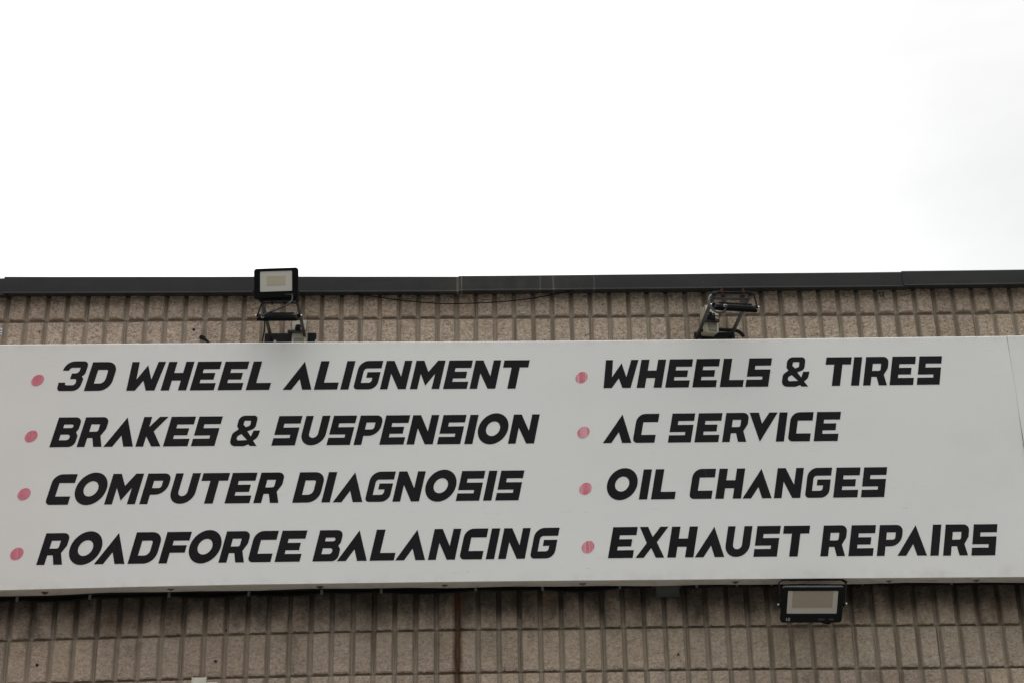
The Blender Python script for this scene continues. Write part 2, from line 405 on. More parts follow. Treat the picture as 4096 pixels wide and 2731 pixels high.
def block_mesh(seed, ribs=4, fine=True, chip=1.0):
    rnd = random.Random(seed); off = Vector((seed * 13.7, seed * 5.1, seed * 3.3))
    hw, hz = .0508 * ribs, .0966 + (.0012 if chip < 1 else 0); gap = .0042 if seed % 4 == 0 else .0009
    cols = []                                   # (x, y, rough?)
    for r in range(ribs):
        cx = -hw + .0508 + r * .1016
        a = rnd.uniform(-.0015, .0015); b = rnd.uniform(-.0015, .0015); dp = rnd.uniform(-.002, .002)
        cols += [(max(cx - .0508, -hw + gap), 0.0, 0), (cx - .0432 + a, -.0005, 0), (cx - .0378 + a, -.0215 - dp, 1)]
        K = 9 if fine else 1
        for k in range(K + 1): cols.append((cx - .0355 + a + (.071 - a + b) * k / K, -.0255 - dp, 2))
        cols += [(cx + .0378 + b, -.0215 - dp, 1), (cx + .0432 + b, -.0005, 0)]
    cols.append((hw - gap, 0.0, 0))
    chips = [(-hw + .0508 + q * .1016 + rnd.choice((-.034, .034)), rnd.choice((-1, 1)) * rnd.uniform(.5, 1) * hz, rnd.uniform(.010, .020), rnd.uniform(.006, .013)) for q in range(ribs) if rnd.random() < .30]
    NZ = 22 if fine else 1
    vs = []; fs = []; fm = []
    for kz in range(NZ + 1):
        z = -hz + 2 * hz * kz / NZ
        for x, y, t in cols:
            if fine and t:
                p = Vector((x, 0, z)) + off
                e = min(kz, NZ - kz)
                d = .0058 * noise.noise(p * 22) + .0042 * noise.noise(Vector((p.x * 60, p.y * 60, p.z * 85))) + rnd.uniform(-.0011, .0011)
                if t == 1: d *= .5
                for qx, qz, qr, qd in chips:
                    dd = math.hypot(x - qx, (z - qz) * .7) / qr
                    if dd < 1: d += qd * (1 - dd * dd) * (1 + .5 * noise.noise(p * 120))
                rag = (0.0045 * max(0, noise.noise(p * 60 + Vector((9, 0, 0))) + .25) + rnd.uniform(0, .0018)) if e == 0 else 0
                zz = z + (rag if kz == 0 else -rag * .5)
                ins = chip * (.0026 + .0028 * (noise.noise(Vector((x * 9, kz, seed))) + .5)) if t == 2 else .0008
                zz -= math.copysign(ins, z) * (1 if e == 0 else .4 if e == 1 else 0)
                if e == 0: d = abs(d) * .8 + .0045
                elif e == 1: d = d + .0008
                if e <= 1:
                    rc = -hw + .0508 + round((x + hw - .0508) / .1016) * .1016; x = rc + (x - rc) * ((.90 if e == 0 else .965) if chip == 1 else (.965 if e == 0 else .99))
                vs.append((x + (rnd.uniform(-.0012, .0012) if t == 2 else rnd.uniform(-.0005, .0005)), y + d, zz))
            else: vs.append((x, y, z))
    nC = len(cols)
    for kz in range(NZ):
        for c in range(nC - 1):
            a = kz * nC + c
            fs.append((a, a + 1, a + nC + 1, a + nC)); fm.append(0 if (cols[c][2] == 2 and cols[c + 1][2] == 2) or (cols[c][2] + cols[c + 1][2] == 3) else 1)
    base = len(vs)
    for kz in (0, NZ):
        for c in range(nC): vs.append((cols[c][0], .02, vs[kz * nC + c][2]))
    for q, kz in enumerate((0, NZ)):
        for c in range(nC - 1):
            a, b, d, e = kz * nC + c, kz * nC + c + 1, base + q * nC + c + 1, base + q * nC + c
            fs.append((a, e, d, b) if q == 0 else (a, b, d, e)); fm.append(1)
    me = bpy.data.meshes.new('concrete_block'); me.from_pydata(vs, [], fs); me.materials.append(m_split); me.materials.append(m_flute)
    me.polygons.foreach_set('material_index', fm); me.update()
    return me

VAR = {1: [block_mesh(k) for k in range(12)], 0: [block_mesh(20 + k, chip=.25) for k in range(12)]}
I0, I1 = -6, 62
for j in range(-4, 10):
    s0 = I0 + (2 if j % 2 else 0)
    for q, i in enumerate(range(s0, I1 - 3, 4)):
        a, b, c, d = lattice(i, j), lattice(i + 4, j), lattice(i, j + 1), lattice(i + 4, j + 1)
        cen = (a + b + c + d) / 4
        o = bpy.data.objects.new('concrete_block', VAR[1 if j > 6 else 0][random.randrange(12)])
        flip = 1
        o.location = cen + Vector((0, random.uniform(-.0022, .0022), random.uniform(-.0012, .0012)))
        o.rotation_euler = (random.uniform(-.006, .006), -math.atan2((b - a).z + (d - c).z, 2 * .4064) + random.uniform(-.003, .003), random.uniform(-.004, .004))
        o.scale = (((b - a).x + (d - c).x) / 2 / .4064, 1, (((c - a).z + (d - b).z) / 2) / .2032)
        link(o, building)
# plain lower courses and the flanks beyond the picture: one mesh of the same fluted profile
low = block_mesh(99, 4, False)
mbl = MB(); lv = [v.co.copy() for v in low.vertices]; lf = [tuple(p.vertices) for p in low.polygons]
for j in range(-11, 10):
    s0 = -66 + (2 if j % 2 else 0)
    for i in range(s0, 120, 4):
        if j >= -4 and i >= I0 and i < I1 - 3: continue
        if j >= -4 and i < I0 and i + 4 > I0: pass
        cen = (lattice(i, j) + lattice(i + 4, j + 1)) / 2
        mbl.add([v + cen for v in lv], lf)
blk = mbl.build('concrete_block_courses', m_split, building); blk['kind'] = 'stuff'
MB().box((-9.15, .0014, -.02), (9.5, .25, 4.262)).build('mortar', m_mortar, building)
MB().box((-9.1, .2505, 0), (-8.9, 12, 4.2)).box((9.25, .2505, 0), (9.45, 12, 4.2)).box((-9.1, 12.001, 0), (9.45, 12.2, 4.2)).build('side_wall', m_render, building)
MB().box((-8.899, .2505, 4.0), (9.249, 12, 4.12)).build('roof', m_roof, building)

def coping(x0, zt0, zb0, x1, zt1, zb1, proud):
    mb = MB(); N = max(2, int((x1 - x0) / .25))
    def prof(zt, zb, x):
        wv = .0012 * math.sin(x * 3.1 + 1) + .0008 * math.sin(x * 7.7)
        y = -.085 - proud + wv
        return [(.30, zt + .012), (y + .004, zt + .001), (y, zt - .003), (y + .001, zb + .0125), (y - .012, zb + .0025), (y - .012, zb - .0012), (y + .003, zb + .008), (.29, zb + .020)]
    vs = []
    for k in range(N + 1):
        t = k / N; x = x0 + (x1 - x0) * t
        vs += [(x, a, b) for a, b in prof(zt0 + (zt1 - zt0) * t, zb0 + (zb1 - zb0) * t, x)]
    n = 8; fs = []
    for k in range(N):
        for q in range(n):
            a, b = k * n + q, k * n + (q + 1) % n
            fs.append((a, b, b + n, a + n))
    fs += [tuple(range(n - 1, -1, -1)), tuple(range(N * n, N * n + n))]
    mb.add(vs, fs); mb.build('coping_panel', m_coping, building)
coping(-9.2, 4.277, 4.188, -5.6, 4.277, 4.188, 0)
coping(-5.61, 4.279, 4.190, -2.474, 4.2840, 4.1865, 0)
coping(-2.486, 4.2915, 4.1935, -.108, 4.2715, 4.1818, .003)
coping(-.1125, 4.2745, 4.1855, 2.262, 4.2768, 4.1885, .006)
coping(2.236, 4.2800, 4.1920, 5.6, 4.292, 4.207, .010)
coping(5.59, 4.292, 4.207, 9.55, 4.292, 4.207, .013)

# ------------------------------------------------------------------ sign
def lerp(tab, x):
    if x <= tab[0][0]: return tab[0][1]
    for (a, va), (b, vb) in zip(tab, tab[1:]):
        if x <= b: return va + (vb - va) * (x - a) / (b - a)
    return tab[-1][1]
TOPZ = [(-2.41, 3.8586), (-1.68, 3.8573), (-.94, 3.856), (-.2, 3.852), (.54, 3.85), (1.29, 3.85), (2.04, 3.8513), (2.68, 3.8532), (3.4, 3.856)]
BOTZ = [(-3.0, 2.626), (-2.266, 2.6296), (-1.6, 2.6375), (-1.098, 2.6407), (.08, 2.64), (1.27, 2.6347), (2.584, 2.6265), (3.3, 2.622)]
def board(name, x0, x1, yf):
    root = empty(name)
    N = int((x1 - x0) / .1); K = 12
    vs = []; fs = []
    for k in range(N + 1):
        x = x0 + (x1 - x0) * k / N; zt, zb = lerp(TOPZ, x), lerp(BOTZ, x)
        for q in range(K + 1):
            t = q / K
            edge = math.exp(-((x - 2.68) / .10) ** 2)
            y = yf - .0025 * edge * (1 + math.sin(t * 9 + (1 if x < 2.68 else 3.4)))
            vs.append((x, y, zb + (zt - .004 - zb) * t))
    for k in range(N):
        for q in range(K):
            a = k * (K + 1) + q; fs.append((a, a + K + 1, a + K + 2, a + 1))
    nb = len(vs)
    # rolled lower and upper lips
    for k in range(N + 1):
        b = Vector(vs[k * (K + 1)]); t = Vector(vs[k * (K + 1) + K])
        vs += [b + Vector((0, .0015, -.0012)), b + Vector((0, .004, -.0018)), t + Vector((0, .0015, .0025)), t + Vector((0, .004, .0042)), t + Vector((0, .012, .0043))]
    for k in range(N):
        a, b = k * (K + 1), (k + 1) * (K + 1); c, d = nb + k * 5, nb + (k + 1) * 5
        fs += [(c, d, b, a), (c + 1, d + 1, d, c), (a + K, b + K, d + 2, c + 2), (c + 2, d + 2, d + 3, c + 3), (c + 3, d + 3, d + 4, c + 4)]
    from_data('face_sheet', vs, fs, m_sign, root)
    # cabinet behind the sheet, its lower return buckled between the screws
    mb = MB(); vs = []
    for k in range(N + 1):
        x = x0 + .002 + (x1 - x0 - .004) * k / N; zt, zb = lerp(TOPZ, x), lerp(BOTZ, x)
        wv = .007 * math.sin(x * 5.4 + .6) + .005 * math.sin(x * 2.3)
        zw = .0022 * math.sin(x * 6.1) + .0015 * math.sin(x * 13)
        prof = [(yf + .003, zt - .001), (-.08, zt - .001), (-.08, zt - .03), (-.12, zt - .03), (-.12, zb + .03), (-.083 + wv, zb + .012 + zw), (-.080 + wv, zb + .001 + zw), (-.16, zb - .0015 + zw * .4), (yf + .003, zb - .0012)]
        vs += [(x, a, b) for a, b in prof]
    n = 9
    fs = [(k * n + q, k * n + (q + 1) % n, (k + 1) * n + (q + 1) % n, (k + 1) * n + q) for k in range(N) for q in range(n)]
    fs += [tuple(range(n - 1, -1, -1)), tuple(range(N * n, N * n + n))]
    mb.add(vs, fs).build('cabinet', m_under, root)
    return root
sign = board('sign_board', -3.42, 2.6800, -.24)
tag(sign, 'long white sign listing car repair services in black slanted capitals with red dots', 'sign')
sign2 = board('sign_board', 2.6815, 5.1, -.2412)
tag(sign2, 'blank white sign board end cut off by the right edge of the photo', 'sign')
MB().box((2.6802, -.2365, 2.66), (2.6812, -.15, 3.84)).build('joint_strip', m_under, sign2)

GLY = {
 'I': [[(0,0),(0,1),(.27,1),(.27,0)]],
 'L': [[(0,0),(0,1),(.28,1),(.28,.245),(.77,.245),(.77,0)]],
 'E': [[(0,0),(0,1),(.79,1),(.79,.735),(.26,.735),(.26,.605),(.68,.605),(.68,.37),(.255,.37),(.255,.25),(.79,.25),(.79,0)]],
 'F': [[(0,0),(0,1),(.77,1),(.77,.72),(.28,.72),(.28,.57),(.73,.57),(.73,.335),(.26,.335),(.26,0)]],
 'H': [[(0,0),(0,1),(.275,1),(.275,.61),(.57,.61),(.57,1),(.84,1),(.84,0),(.57,0),(.57,.345),(.275,.345),(.275,0)]],
 'T': [[(0,0),(0,.745),(-.29,.745),(-.29,1),(.56,1),(.56,.745),(.275,.745),(.275,0)]],
 'S': [[(0,0),(0,.25),(.525,.25),(.525,.36),(0,.36),(0,1),(.76,1),(.76,.74),(.235,.74),(.235,.605),(.76,.605),(.76,0)]],
 'A': [[(0,0),(.49,.985),(.95,0),(.64,0),(.47,.375),(.28,0)]],
 'W': [[(0,0),(-.09,1),(.15,1),(.22,.385),(.465,.885),(.71,.385),(.775,1),(1.02,1),(.92,0),(.64,0),(.46,.345),(.28,0)]],
 'M': [[(0,0),(0,1),(.265,1),(.485,.6),(.73,1),(.975,1),(.975,0),(.72,0),(.725,.54),(.485,.12),(.245,.54),(.245,0)]],
 'N': [[(0,0),(0,1),(.26,1),(.605,.44),(.61,1),(.86,1),(.86,0),(.6,0),(.25,.55),(.25,0)]],
 'K': [[(0,0),(0,1),(.255,1),(.255,.65),(.51,1),(.785,1),(.445,.51),(.81,0),(.51,0),(.25,.345),(.25,0)]],
 'X': [[(0,0),(.285,.475),(-.02,1),(.245,1),(.445,.67),(.64,1),(.9,1),(.605,.5),(.92,0),(.65,0),(.455,.315),(.26,0)]],
 'V': [[(0,0),(-.47,1),(-.165,1),(-.01,.62),(.185,1),(.465,1)]],
 'D': [[(0,0),(0,1),(.84,1,.33),(.84,0,.36)],[(.25,.255),(.25,.73),(.59,.73,.06),(.59,.255,.16)]],
 'P': [[(0,0),(0,1),(.76,1,.22),(.76,.305,.36),(.25,.305),(.25,0)],[(.25,.52),(.25,.76),(.54,.76),(.54,.52,.08)]],
 'R': [[(0,0),(0,1),(.77,1,.22),(.77,.60,.15),(.655,.37),(.8,0),(.53,0),(.42,.3),(.25,.3),(.25,0)],[(.25,.51),(.25,.76),(.53,.76),(.53,.51,.06)]],
 'B': [[(0,0),(0,1),(.76,1,.24),(.76,.60,.12),(.705,.5),(.79,.38,.12),(.79,0,.30)],[(.23,.23),(.23,.42),(.55,.42,.09),(.55,.23,.09)],[(.245,.64),(.245,.76),(.56,.76,.06),(.56,.64,.06)]],
 'C': [[(.02,0,.16),(.02,1,.28),(.76,1),(.76,.71),(.27,.71),(.27,.27),(.75,.27),(.75,0)]],
 'G': [[(.02,0,.14),(.02,1,.30),(.8,1),(.8,.735),(.23,.735,.1),(.23,.23),(.57,.23,.09),(.57,.41),(.365,.41),(.365,.605),(.8,.605),(.8,0,.26)]],
 'U': [[(-.01,1),(-.01,0,.385),(.78,0,.385),(.78,1),(.52,1),(.52,.25,.145),(.23,.25,.145),(.23,1)]],
 '3': [[(.02,.71),(.05,1.03,.30),(.79,1.03,.17),(.79,.56,.16),(.70,.51),(.78,.42,.1),(.75,0,.3),(.03,0,.13),(.01,.295),(.225,.295),(.23,.2,.07),(.58,.2,.13),(.56,.415,.07),(.345,.415),(.345,.61),(.575,.61,.12),(.575,.81),(.22,.81,.1),(.22,.71)]],
 '&': [[(-.03,-.01,.2),(-.03,.42,.15),(.14,.56),(.06,.66,.06),(.05,1.02,.2),(.66,1.02,.14),(.67,.58,.16),(.44,.49),(.60,.31),(.64,.51),(.85,.51),(.83,.28,.2),(.71,.17),(.87,-.01),(.655,-.01),(.59,.045),(.45,-.015,.1)],[(.26,.85),(.47,.85,.03),(.48,.68,.06),(.355,.63),(.25,.72,.04)],[(.27,.40),(.51,.19),(.17,.18,.09),(.15,.32,.08)]],
}
def ell(cx, cz, rx, rz, n=40): return [(cx + rx * math.cos(-2 * math.pi * k / n), cz + rz * math.sin(-2 * math.pi * k / n)) for k in range(n)]
GLY['O'] = [ell(.455, .515, .497, .533), ell(.45, .515, .228, .25)]
SL = .215
GM = {}
def glyph_mesh(g):
    if g in GM: return GM[g]
    loops = [[(p[0] + SL * p[1], p[1]) for p in (fillet(c) if g != 'O' else [Vector(q) for q in c])] for c in GLY[g]]
    flat = [p for l in loops for p in l]
    tris = tessellate_polygon([[Vector((p[0], p[1], 0)) for p in l] for l in loops])
    vs = [(p[0], 0, p[1]) for p in flat]; n = len(vs); vs += [(p[0], 1, p[1]) for p in flat]
    fs = []
    for t in tris:
        a, b, c = (Vector((flat[i][0], flat[i][1])) for i in t)
        cr = (b - a).cross(c - a)
        if abs(cr) < 1e-9: continue
        fs.append(tuple(t) if cr > 0 else tuple(reversed(t)))
    k = 0
    for l in loops:
        m = len(l)
        for i in range(m): a, b = k + i, k + (i + 1) % m; fs.append((a, b, b + n, a + n))
        k += m
    me = bpy.data.meshes.new('letter'); me.from_pydata(vs, [], fs); me.materials.append(m_vinyl); me.update(); GM[g] = me
    return me
LINES = [
 [('3', -2.107, 3.6104, 0.1506), ('D', -1.968, 3.6097, 0.1505), ('W', -1.759, 3.6087, 0.1504), ('H', -1.59, 3.608, 0.1502), ('E', -1.446, 3.6073, 0.1501), ('E', -1.309, 3.6066, 0.15), ('L', -1.169, 3.606, 0.1499), ('A', -0.986, 3.6051, 0.1498), ('L', -0.832, 3.6043, 0.1497), ('I', -0.701, 3.6037, 0.1496), ('G', -0.641, 3.6034, 0.1496), ('N', -0.504, 3.6027, 0.1495), ('M', -0.355, 3.602, 0.1495), ('E', -0.19, 3.6012, 0.1494), ('N', -0.058, 3.6005, 0.1493), ('T', 0.13, 3.5996, 0.1492)],
 [('B', -2.108, 3.3228, 0.1509), ('R', -1.976, 3.3223, 0.1509), ('A', -1.846, 3.3217, 0.1509), ('K', -1.691, 3.3211, 0.1508), ('E', -1.557, 3.3206, 0.1507), ('S', -1.421, 3.3201, 0.1507), ('&', -1.232, 3.3194, 0.1506), ('S', -1.029, 3.3186, 0.1504), ('U', -0.894, 3.3181, 0.1503), ('S', -0.76, 3.3177, 0.1502), ('P', -0.628, 3.3172, 0.1501), ('E', -0.502, 3.3168, 0.1499), ('N', -0.369, 3.3164, 0.1498), ('S', -0.219, 3.3159, 0.1496), ('I', -0.086, 3.3155, 0.1495), ('O', -0.027, 3.3153, 0.1494), ('N', 0.129, 3.3148, 0.1492)],
 [('C', -2.104, 3.0352, 0.1509), ('O', -1.971, 3.0346, 0.151), ('M', -1.817, 3.034, 0.151), ('P', -1.649, 3.0335, 0.1511), ('U', -1.513, 3.033, 0.1511), ('T', -1.339, 3.0325, 0.151), ('E', -1.241, 3.0322, 0.1509), ('R', -1.103, 3.0319, 0.1508), ('D', -0.916, 3.0315, 0.1505), ('I', -0.776, 3.0312, 0.1503), ('A', -0.721, 3.0311, 0.1502), ('G', -0.571, 3.0309, 0.1499), ('N', -0.434, 3.0308, 0.1496), ('O', -0.284, 3.0306, 0.1493), ('S', -0.128, 3.0305, 0.1488), ('I', 0.004, 3.0305, 0.1484), ('S', 0.063, 3.0305, 0.1482)],
 [('R', -2.11, 2.7458, 0.1514), ('O', -1.97, 2.7457, 0.1512), ('A', -1.839, 2.7456, 0.1511), ('D', -1.681, 2.7455, 0.1509), ('F', -1.536, 2.7454, 0.1507), ('O', -1.405, 2.7454, 0.1505), ('R', -1.253, 2.7453, 0.1503), ('C', -1.12, 2.7453, 0.1501), ('E', -0.988, 2.7453, 0.15), ('B', -0.809, 2.7452, 0.1497), ('A', -0.693, 2.7452, 0.1495), ('L', -0.538, 2.7452, 0.1492), ('A', -0.416, 2.7452, 0.149), ('N', -0.261, 2.7452, 0.1488), ('C', -0.116, 2.7453, 0.1485), ('I', 0.014, 2.7453, 0.1482), ('N', 0.073, 2.7453, 0.1481), ('G', 0.221, 2.7453, 0.1478)],
 [('W', 0.611, 3.5972, 0.1477), ('H', 0.777, 3.5968, 0.1485), ('E', 0.92, 3.5966, 0.1492), ('E', 1.056, 3.5964, 0.1497), ('L', 1.194, 3.5963, 0.1501), ('S', 1.323, 3.5963, 0.1505), ('&', 1.508, 3.5964, 0.1509), ('T', 1.758, 3.5968, 0.1511), ('I', 1.855, 3.597, 0.1512), ('R', 1.916, 3.5971, 0.1512), ('E', 2.05, 3.5975, 0.1511), ('S', 2.188, 3.598, 0.151)],
 [('A', 0.596, 3.312, 0.1483), ('C', 0.739, 3.3118, 0.1486), ('S', 0.917, 3.3114, 0.149), ('E', 1.048, 3.3111, 0.1493), ('R', 1.185, 3.3109, 0.1496), ('V', 1.372, 3.3105, 0.15), ('I', 1.451, 3.3103, 0.1502), ('C', 1.507, 3.3102, 0.1503), ('E', 1.639, 3.31, 0.1506)],
 [('O', 0.598, 3.0274, 0.1496), ('I', 0.759, 3.0269, 0.1497), ('L', 0.818, 3.0267, 0.1498), ('C', 1.0, 3.0262, 0.1499), ('H', 1.131, 3.0258, 0.1499), ('A', 1.264, 3.0255, 0.1499), ('N', 1.417, 3.0251, 0.1499), ('G', 1.565, 3.0248, 0.1499), ('E', 1.707, 3.0245, 0.1499), ('S', 1.843, 3.0242, 0.1498)],
 [('E', 0.597, 2.7422, 0.1498), ('X', 0.729, 2.7419, 0.1495), ('H', 0.881, 2.7415, 0.1492), ('A', 1.013, 2.741, 0.149), ('U', 1.154, 2.7404, 0.1489), ('S', 1.294, 2.7398, 0.1489), ('T', 1.466, 2.7388, 0.149), ('R', 1.616, 2.7379, 0.1492), ('E', 1.751, 2.737, 0.1495), ('P', 1.888, 2.736, 0.1498), ('A', 1.988, 2.7352, 0.1501), ('I', 2.146, 2.7339, 0.1507), ('R', 2.208, 2.7333, 0.1509), ('S', 2.345, 2.732, 0.1516)],
]
for ln in LINES:
    for g, x, z, h in ln:
        o = bpy.data.objects.new('letter', glyph_mesh(g)); o.location = (x, -.2412, z); o.scale = (h, .001, h); link(o, sign)
bme = None
for x, z in ((-2.2008, 3.6678), (-2.2019, 3.3786), (-2.2042, 3.0895), (-2.2065, 2.8002), (.5033, 3.6541), (.5025, 3.3681), (.5026, 3.0836), (.504, 2.7973)):
    if bme is None:
        pts = [(a + SL * b, b) for a, b in ell(0, 0, .0300, .0300, 32)]
        bme = MB().add([(a, 0, b) for a, b in pts] + [(a, .001, b) for a, b in pts], [tuple(range(31, -1, -1))] + [(k, (k + 1) % 32, 32 + (k + 1) % 32, 32 + k) for k in range(32)])
        ob = bme.build('bullet_dot', m_bullet, sign); bme = ob.data
    else: ob = link(bpy.data.objects.new('bullet_dot', bme), sign)
    ob.location = (x, -.2412, z)
for k, (x, z, m) in enumerate(((-1.4867, 2.638, m_screw), (-.7779, 2.639, m_screwr), (-.183, 2.6395, m_screw), (.4777, 2.638, m_screw), (1.2139, 2.636, m_screwr), (1.9563, 2.632, m_screw), (2.3798, 2.629, m_screw), (-2.08, 2.629, m_screwr))):
    MB().cyl((x, -.165, z - .001), (x, -.165, z - .004), .017, .016, 20).cyl((x, -.165, z - .004), (x, -.165, z - .010), .009, .006, 8).build('washer_screw', m, sign)

# ------------------------------------------------------------------ floodlights
def rrect(w, h, r, n=5):
    o = []
    for cx, cz, a0 in ((w / 2 - r, h / 2 - r, 0), (-w / 2 + r, h / 2 - r, 90), (-w / 2 + r, -h / 2 + r, 180), (w / 2 - r, -h / 2 + r, 270)):
        for k in range(n + 1):
            a = R(a0 + 90 * k / n); o.append((cx + r * math.cos(a), cz + r * math.sin(a)))
    return o
def loft(sections, cap0=True, cap1=True):
    """sections: (y, outline)"""
    n = len(sections[0][1]); vs = [(p[0], y, p[1]) for y, o in sections for p in o]
    fs = [(s * n + k, s * n + (k + 1) % n, (s + 1) * n + (k + 1) % n, (s + 1) * n + k) for s in range(len(sections) - 1) for k in range(n)]
    if cap0: fs.append(tuple(range(n - 1, -1, -1)))
    if cap1: fs.append(tuple(range((len(sections) - 1) * n, len(sections) * n)))
    return vs, fs
def shift(o, dx, dz): return [(a + dx, b + dz) for a, b in o]

def flood(root, W, H, T, gw, gh, gdz, led, lens, ledm, fins=18, rim=.008, dots=False, cham=.16, bez=None):
    g = shift(rrect(gw, gh, .004), 0, gdz)
    # bezel: outer rounded edge, flat front, inner lip down to the glass
    vs, fs = loft([(.008, rrect(W - .001, H - .001, .013)), (-.002, rrect(W, H, .014)), (-.006, rrect(W - .003, H - .003, .013)), (-.0075, rrect(W - .008, H - .008, .011)), (-.0075, shift(rrect(gw + .003, gh + .003, .005), 0, gdz)), (-.0045, g)], False, False)
    # make the faces look outwards
    bz = from_data('bezel', vs, [tuple(reversed(f)) for f in fs], bez or m_black, root)
    vs, fs = loft([(-.0043, g), (-.0023, g)]); gl = from_data('glass', vs, [tuple(reversed(f)) for f in fs], lens, root)
    lw, lh, lz = led
    vs, fs = loft([(-.0052, shift(rrect(lw, lh, .002), 0, gdz + lz)), (-.0044, shift(rrect(lw, lh, .002), 0, gdz + lz))]); lb = from_data('led_board', vs, [tuple(reversed(f)) for f in fs], ledm, gl)
    if dots:
        mb = MB()
        for a in range(14):
            for b in range(12):
                x = (a - 6.5) * lw / 14.8; z = gdz + lz + (b - 5.5) * lh / 12.8
                mb.box((x - .0011, -.0056, z - .0012), (x + .0011, -.0053, z + .0012))
        d = mb.build('led_chips', m_dot, gl); d['kind'] = 'stuff'
    # die-cast housing, chamfered towards the back
    c = cham * W
    vs, fs = loft([(.0085, rrect(W * .97, H * .95, .012)), (T * .35, rrect(W * .96, H * .93, .012)), (T * .7, rrect(W - c * .5, H * .84, .012)), (T * .82, rrect(W - c, H * .72, .012)), (T * .85, rrect(W - c * 1.5, H * .66, .01))])
    from_data('housing', vs, [tuple(reversed(f)) for f in fs], m_black, root)
    for k in range(fins):
        x = (k - (fins - 1) / 2) * (W - c * 1.5) / fins
        mb = MB(); mb.add([(x - .0012, T * .8, -H * .32), (x + .0012, T * .8, -H * .32), (x + .0012, T * .8, H * .38), (x - .0012, T * .8, H * .38), (x - .0006, T * 1.06, -H * .30), (x + .0006, T * 1.06, -H * .30), (x + .0006, T * 1.12, H * .36), (x - .0006, T * 1.12, H * .36)],
                          [(0, 1, 2, 3), (7, 6, 5, 4), (0, 4, 5, 1), (1, 5, 6, 2), (2, 6, 7, 3), (3, 7, 4, 0)])
        mb.build('cooling_fin', m_black, root)
def flat_print(name, body, size, mat, parent, loc, bold=.0):
    cu = bpy.data.curves.new(name, 'FONT'); cu.body = body; cu.size = size; cu.offset = bold; cu.extrude = .0002
    t = bpy.data.objects.new(name, cu); link(t); bpy.context.view_layer.update()
    me = bpy.data.meshes.new_from_object(t.evaluated_get(bpy.context.evaluated_depsgraph_get()))
    bpy.data.objects.remove(t); me.name = name; me.materials.clear(); me.materials.append(mat)
    o = link(bpy.data.objects.new(name, me), parent); o.location = loc; o.rotation_euler = (R(90), 0, 0); return o
def place(root, loc, rot):
    root.location = loc; root.rotation_euler = rot; bpy.context.view_layer.update(); return root.matrix_world.inverted()

GROUP = 'LED floodlights on the facade'
# upper left: faces the street
f1 = empty('floodlight'); flood(f1, .219, .154, .034, .158, .103, .010, (.094, .049, .003), m_lens, m_led, dots=True)
inv = place(f1, (-1.008, -.455, 4.0845), (R(9), R(-1.2), R(-1)))
tag(f1, 'black floodlight with yellowish LED grid facing the street, rising above the roof edge', 'floodlight', GROUP)
mb = MB()
for k in range(7): mb.box((.046 + k * .006, -.0079, -.0615), (.046 + k * .006 + (.0042 if k % 3 else .0028), -.0077, -.0575))
mb.build('print_mark', m_print2, f1)
mb = MB(); L = lambda *p: inv @ Vector(p)
mb.bar(L(-1.085, -.425, 4.013), L(-.935, -.425, 4.013), .020, .003); mb.bar(L(-1.090, -.435, 4.012), L(-1.128, -.435, 4.05), .018, .003, (0, 1, 0)).bar(L(-.932, -.435, 4.012), L(-.897, -.435, 4.05), .018, .003, (0, 1, 0))
mb.build('mounting_bracket', m_frame, f1)
# lower left: aimed at the sign
f2 = empty('floodlight'); flood(f2, .196, .146, .030, .150, .10, 0, (.09, .05, 0), m_lens, m_led, 15)
inv = place(f2, (-.992, -.4245, 3.9075), (R(113.2), R(0.4), 0))
tag(f2, 'black finned floodlight hung under the street-facing one on the left frame', 'floodlight', GROUP)
def ubracket(f, inv, pl, pr, tl, tr, r=.016, w=.018):
    L = lambda p: inv @ Vector(p)
    mb = MB(); pl, pr, tl, tr = map(Vector, (pl, pr, tl, tr)); d = (tr - tl).normalized()
    k1 = pl.lerp(tl, .82); k2 = pr.lerp(tr, .82); a = tl + d * r; b = tr - d * r
    for p, q in ((pl, k1), (k1, tl + (a - tl) * .35 - Vector((0, 0, .003))), (tl + (a - tl) * .35 - Vector((0, 0, .003)), a), (a, b), (b, tr - (tr - b) * .35 - Vector((0, 0, .003))), (tr - (tr - b) * .35 - Vector((0, 0, .003)), k2), (k2, pr)):
        mb.bar(L(p), L(q), w, .0028, inv.to_3x3() @ Vector((0, 0, 1)) if abs((q - p).normalized().z) < .5 else inv.to_3x3() @ Vector((1, 0, 0)))
    mb.build('mounting_bracket', m_frame, f)
    for p, s in ((pl, -1), (pr, 1)):
        MB().cyl(L(p + Vector((-s * .012, 0, 0))), L(p + Vector((s * .004, 0, 0))), .008, n=12).build('pivot_knob', m_black, f)
        MB().cyl(L(p + Vector((s * .004, 0, 0))), L(p + Vector((s * .011, 0, 0))), .0042, n=6).build('pivot_screw', m_steel, f)
ubracket(f2, inv, (-1.096, -.43, 3.925), (-.888, -.43, 3.923), (-1.078, -.43, 3.992), (-.904, -.43, 3.990))
L = lambda p: inv @ Vector(p)
gp = Vector((-1.0604, -.497, 3.892))
MB().cyl(L(gp + Vector((0, .014, .004))), L(gp), .0085, .0075, 12).build('cable_gland', m_steel, f2)
MB().tube([L(p) for p in (gp, gp + Vector((.006, -.022, .0)), (-1.035, -.51, 3.906), (-1.0, -.51, 3.918), (-.965, -.50, 3.94), (-.935, -.48, 3.968), (-.925, -.46, 4.0), (-.93, -.45, 4.03))], .0042, 8).build('power_cable', m_greycable, f2)
